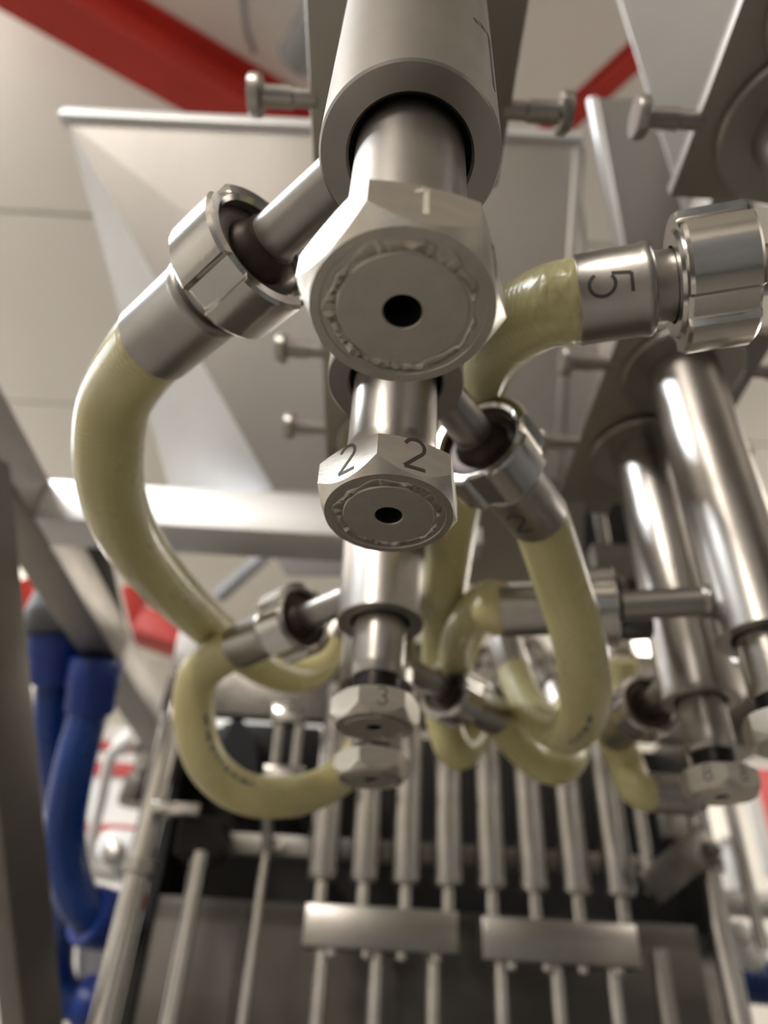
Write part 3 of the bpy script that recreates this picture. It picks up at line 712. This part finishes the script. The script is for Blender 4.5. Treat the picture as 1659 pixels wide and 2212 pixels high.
# chrome fittings between hoses (behind) 
def fitting(px, py, k, d, s, lab):
    t = empty('pipe_fitting', ppt(px, py, k), lab, 'fitting', 'pipe fittings behind the hoses'); R = frame_of(d).to_4x4(); top = d.normalized() * 0.06 * s
    link('riser', rod(bm_new(), top, Vector((top.x, top.y, CZ + 0.427 - t.location.z)), 0.009, 20), 'steel', t)
    o = link('fitting_body', lathe([(0, 0), (0.015 * s, 0), (0.017 * s, 0.003), (0.017 * s, 0.02 * s), (0.022 * s, 0.021 * s), (0.022 * s, 0.034 * s), (0.015 * s, 0.036 * s), (0.015 * s, 0.07 * s), (0, 0.07 * s)], 32), 'steel_bright', t); o.matrix_local = R
    o = link('fitting_ring', lathe([(0.0152 * s, 0.045 * s), (0.019 * s, 0.046 * s), (0.019 * s, 0.054 * s), (0.0152 * s, 0.055 * s), (0.0152 * s, 0.045 * s)], 32, closed_ends=False), 'steel', t); o.matrix_local = R
fitting(1048, 1490, 1.0, Vector((0.5, 0.1, 0.9)), 1.25, 'bright pipe fitting between the third valve and the U-shaped hose')
fitting(1190, 1480, 1.0, Vector((-0.4, 0.2, 0.9)), 1.25, 'bright pipe fitting inside the U-shaped hose')
fitting(1330, 1560, 1.0, Vector((0.1, 0.3, 0.9)), 1.2, 'dark-shaded pipe fitting left of the union nut beside the nut engraved 8')
fitting(1345, 1455, 1.0, Vector((0.1, 0.3, 0.9)), 1.15, 'pipe fitting on top of the pale stub hose at right')
bm, _, _ = tube(smooth_path(spline([ppt(1348, 1425, 0.94), ppt(1350, 1475, 0.94), ppt(1340, 1520, 0.94), ppt(1345, 1570, 0.94)]), 5), 0.0175, 28)
tag(link('stub_hose', bm, 'hose', None, 60), 'bright pale stub of hose right of the U-shaped hose', 'hose')
# elbow at the left end of valve 7's pipe
el = empty('pipe_elbow', ppt(1340, 1350, 0.46), 'dark rounded pipe elbow with knob right of the U-shaped hose', 'elbow'); oe = el.location.copy()
bm, _, _ = tube(smooth_path(spline([ppt(1400, 1350, 0.47), ppt(1350, 1350, 0.47), ppt(1318, 1330, 0.48), ppt(1315, 1285, 0.50)]), 4), 0.0095, 28); link('bend', shift(bm, oe), 'steel_dark', el, 60)
link('knob', shift(lathe([(0, 0), (0.011, 0.001), (0.0125, 0.004), (0.0125, 0.010), (0.009, 0.015), (0, 0.017)], 32, T=Matrix.Translation(ppt(1315, 1285, 0.50))), oe), 'steel_dark', el)
sh = slab([on_plane(1000, 1035, 0.545), on_plane(1262, 1035, 0.545), on_plane(1262, 1255, 0.64), on_plane(990, 1265, 0.64)], 0.004)
tag(link('shield_sheet', sh, 'sheet', None, 0), 'plain grey sheet between the straight hose and the U-shaped hose', 'sheet')
# dark structure behind right valves
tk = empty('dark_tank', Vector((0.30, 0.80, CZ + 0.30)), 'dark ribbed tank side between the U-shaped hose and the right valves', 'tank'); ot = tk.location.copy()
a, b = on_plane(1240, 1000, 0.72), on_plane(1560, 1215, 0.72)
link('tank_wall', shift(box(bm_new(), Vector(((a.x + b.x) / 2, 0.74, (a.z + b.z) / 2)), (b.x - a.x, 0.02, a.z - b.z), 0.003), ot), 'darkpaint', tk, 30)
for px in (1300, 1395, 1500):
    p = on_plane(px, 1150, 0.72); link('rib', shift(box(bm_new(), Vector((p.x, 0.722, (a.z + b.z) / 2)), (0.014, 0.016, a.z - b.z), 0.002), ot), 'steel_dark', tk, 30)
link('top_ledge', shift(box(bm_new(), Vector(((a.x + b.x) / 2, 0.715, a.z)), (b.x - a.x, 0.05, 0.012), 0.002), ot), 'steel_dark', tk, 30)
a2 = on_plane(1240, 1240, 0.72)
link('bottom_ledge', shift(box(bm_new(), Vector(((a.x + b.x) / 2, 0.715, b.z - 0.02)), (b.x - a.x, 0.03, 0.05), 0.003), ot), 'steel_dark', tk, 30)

# ================================================================== LEFT BACKGROUND
def bh(name, pts, r, lab, cuffs):
    p = [at(a, b, k=k) for a, b, k in pts]; base = p[0].copy()
    t = empty(name, base, lab, 'hose', 'blue suction hoses')
    path = smooth_path(spline(p, 26), 12)
    bm, fr, S = tube(path, r, 32, rfun=lambda s: r * (1 + 0.035 * math.sin(s * 2 * PI / 0.0085)))
    link('hose_tube', shift(bm, base), 'blue', t, 60)
    for (a, b, k, a2, b2, k2, rr) in cuffs:
        q0, q1 = at(a, b, k=k) - base, at(a2, b2, k=k2) - base; L = (q1 - q0).length
        link('cuff', rod(bm_new(), q0, q1, rr, 32, [(0, 0), (rr * 0.92, 0), (rr, 0.006), (rr, L * 0.55), (rr * 0.93, L * 0.6), (rr * 0.93, L * 0.93), (rr * 0.85, L), (0, L)]), 'blue_cuff', t, 35)
    return t
bh('blue_hose', [(130, 1345, 1.0), (118, 1440, 1.0), (112, 1560, 1.0), (130, 1720, 1.02), (150, 1900, 1.05), (120, 2080, 1.08), (150, 2160, 1.08), (205, 2170, 1.08)], 0.024, 'farther blue ribbed hose behind, hanging beside the leaning leg', [(128, 1335, 1.0, 118, 1470, 1.0, 0.042), (170, 2160, 1.06, 225, 2172, 1.06, 0.034)])
bh('blue_hose', [(208, 1430, 0.98), (192, 1530, 0.97), (160, 1660, 0.95), (140, 1790, 0.95), (150, 1890, 0.95), (180, 1960, 0.95), (225, 1985, 0.97)], 0.026, 'nearer blue ribbed hose curving down to an elbow at lower left', [(210, 1420, 0.98, 192, 1540, 0.97, 0.035), (185, 1975, 0.95, 262, 1996, 0.99, 0.037)])
bm = rod(bm_new(), at(170, 1200, k=1.02), at(155, 1345, k=1.0), 0.05, 40, None)
dn = at(155, 1385, k=1.01) - at(180, 1190, k=1.06); L = dn.length
bm = rod(bm_new(), at(180, 1190, k=1.06), at(155, 1385, k=1.01), 0.05, 40, [(0, 0), (0.035, 0), (0.040, 0.01), (0.066, L * 0.72), (0.068, L * 0.75), (0.068, L), (0, L)])
tag(link('hose_funnel', bm, 'darkpaint', None, 35), 'dark grey funnel from which the two blue hoses hang', 'funnel')
bm = rod(bm_new(), at(215, 1990, k=1.12), at(215, 2130, k=1.12), 0.033, 32); tag(link('white_pipe', bm, 'white', None, 35), 'white pipe joining the blue hose ends at lower left', 'pipe')
lv = empty('handle', at(240, 1640, k=1.35), 'bent pale steel handle right of the blue hoses', 'handle'); ol = lv.location.copy()
bm, _, _ = tube(smooth_path(spline([at(282, 1598, k=1.35), at(240, 1632, k=1.35), at(218, 1730, k=1.35), at(195, 1835, k=1.35), at(210, 1868, k=1.35), at(250, 1880, k=1.35)], 12), 2), 0.0105, 20); link('bent_bar', shift(bm, ol), 'white', lv, 60)
link('grip', shift(rod(bm_new(), at(288, 1592, k=1.35), at(252, 1618, k=1.35), 0.015, 24), ol), 'white', lv)
mt = empty('gear_motor', at(260, 1850, k=1.4), 'white rounded gear motor behind the thick left rod', 'motor'); om = mt.location.copy()
link('motor_body', shift(box(bm_new(), at(270, 1850, k=1.4), (0.10, 0.09, 0.085), 0.02), om), 'white', mt, 50)
link('base_flange', shift(box(bm_new(), at(262, 1887, k=1.4), (0.13, 0.10, 0.014), 0.004), om), 'white', mt, 40)
link('shaft_cap', shift(lathe([(0, 0), (0.020, 0), (0.022, 0.004), (0.020, 0.014), (0.010, 0.018), (0, 0.018)], 28, T=(Matrix.Translation(at(248, 1845, k=1.335)) @ frame_of(Vector((0, -1, 0))).to_4x4())), om), 'steel', mt)
link('valve_cluster', shift(lathe([(0, 0), (0.03, 0), (0.034, 0.01), (0.03, 0.05), (0.02, 0.06), (0.02, 0.10), (0.03, 0.105), (0.03, 0.13), (0, 0.13)], 28, T=Matrix.Translation(at(290, 1740, k=1.4))), om), 'steel_dark', mt)
# striped red and white board on the back wall
sb = empty('striped_board', on_plane(230, 2000, 3.2), 'red and white striped board far behind the blue hoses', 'board'); osb = sb.location.copy()
a, b = on_plane(120, 1560, 3.2), on_plane(330, 2010, 3.2)
link('board_sheet', shift(box(bm_new(), Vector(((a.x + b.x) / 2, 3.23, (a.z + b.z) / 2)), (b.x - a.x, 0.03, a.z - b.z)), osb), 'white', sb, 0)
for (y0, y1) in ((1595, 1625), (1640, 1680), (1775, 1810), (1868, 1890), (1920, 1960)):
    p, q = on_plane(125, y0, 3.2), on_plane(325, y1, 3.2)
    link('red_stripe', shift(box(bm_new(), Vector(((p.x + q.x) / 2, 3.205, (p.z + q.z) / 2)), (q.x - p.x, 0.02, abs(p.z - q.z))), osb), 'red', sb, 0)
beam('board_stand', Vector((osb.x, 3.3, 0)), Vector((osb.x, 3.3, a.z)), 0.05, 0.05, 'frame', 'stand behind the striped red and white board', 'stand')
# red steelwork at the left in the hall
beam('red_strut', at(20, 1270, k=3.0), at(95, 1400, k=3.0), 0.17, 0.10, 'red', 'red steel strut just right of the leaning leg', 'beam', 0.004)
beam('red_strut', at(300, 1352, k=2.6), at(480, 1412, k=2.6), 0.13, 0.10, 'red', 'thick red steel strut under the cross beam behind the long hose', 'beam', 0.004)
beam('red_strut', at(306, 1356, k=2.6), at(284, 1262, k=2.6), 0.06, 0.05, 'red', 'small red steel strut above the thick one behind the long hose', 'beam', 0.003)
pz = at(484, 1412, k=2.6)
beam('hall_post', Vector((pz.x, pz.y, 0)), Vector((pz.x, pz.y, pz.z + 0.04)), 0.035, 0.035, 'greypaint', 'thin grey hall post holding the thick red strut', 'post')
beam('grey_strut', at(470, 1290, k=2.6), at(575, 1197, k=2.6), 0.04, 0.04, 'greypaint', 'grey slanting strut left of the third union nut', 'beam', 0.003)

# ================================================================== RIGHT BACKGROUND
sg = empty('red_sign', on_plane(1650, 1760, 1.9), 'coral red board with a white border at the right edge', 'board'); og = sg.location.copy()
a, b = on_plane(1596, 1640, 1.9), on_plane(1900, 1900, 1.9)
cc = Vector(((a.x + b.x) / 2, 1.92, (a.z + b.z) / 2)); Rg = Matrix.Identity(3)
link('border', shift(box(bm_new(), cc, (b.x - a.x, 0.02, a.z - b.z), 0.006, Rg), og), 'white', sg, 30)
link('red_face', shift(box(bm_new(), cc + Vector((0.012, -0.012, 0.0)), (b.x - a.x - 0.05, 0.01, a.z - b.z - 0.04), 0.003, Rg), og), 'pink', sg, 30)
beam('sign_post', Vector((cc.x, 1.97, 0)), Vector((cc.x, 1.97, cc.z)), 0.04, 0.04, 'frame', 'steel post behind the coral red board', 'post')
pbox('white_box', 1566, 1802, 1622, 1925, 1.4, 0.05, 'white', 'ribbed white box right of the thick right rod', 'box', 0.008)
pbox('grey_shelf', 1480, 1915, 1800, 1985, 1.4, 0.05, 'sheet', 'pale grey shelf edge at the lower right', 'shelf', 0.004)
pr = empty('hose_coupling', at(1625, 2060, k=1.1), 'white valve head on the blue hose at lower right', 'coupling'); op = pr.location.copy()
for q, (px, py, r_) in enumerate(((1600, 2015, 0.016), (1640, 2030, 0.017), (1620, 2060, 0.024))):
    link('lobe', shift(lathe([(0, -r_), (r_ * 0.7, -r_ * 0.8), (r_, -r_ * 0.2), (r_, r_ * 0.4), (r_ * 0.7, r_ * 0.9), (0, r_)], 28, T=Matrix.Translation(at(px, py, k=1.1))), op), 'white', pr, 60)
bh('blue_hose', [(1560, 2100, 1.15), (1600, 2115, 1.14), (1650, 2120, 1.13), (1720, 2122, 1.12), (1800, 2110, 1.12)], 0.032, 'blue hose at the lower right edge below the white valve head', [(1525, 2085, 1.16, 1600, 2118, 1.14, 0.036)])
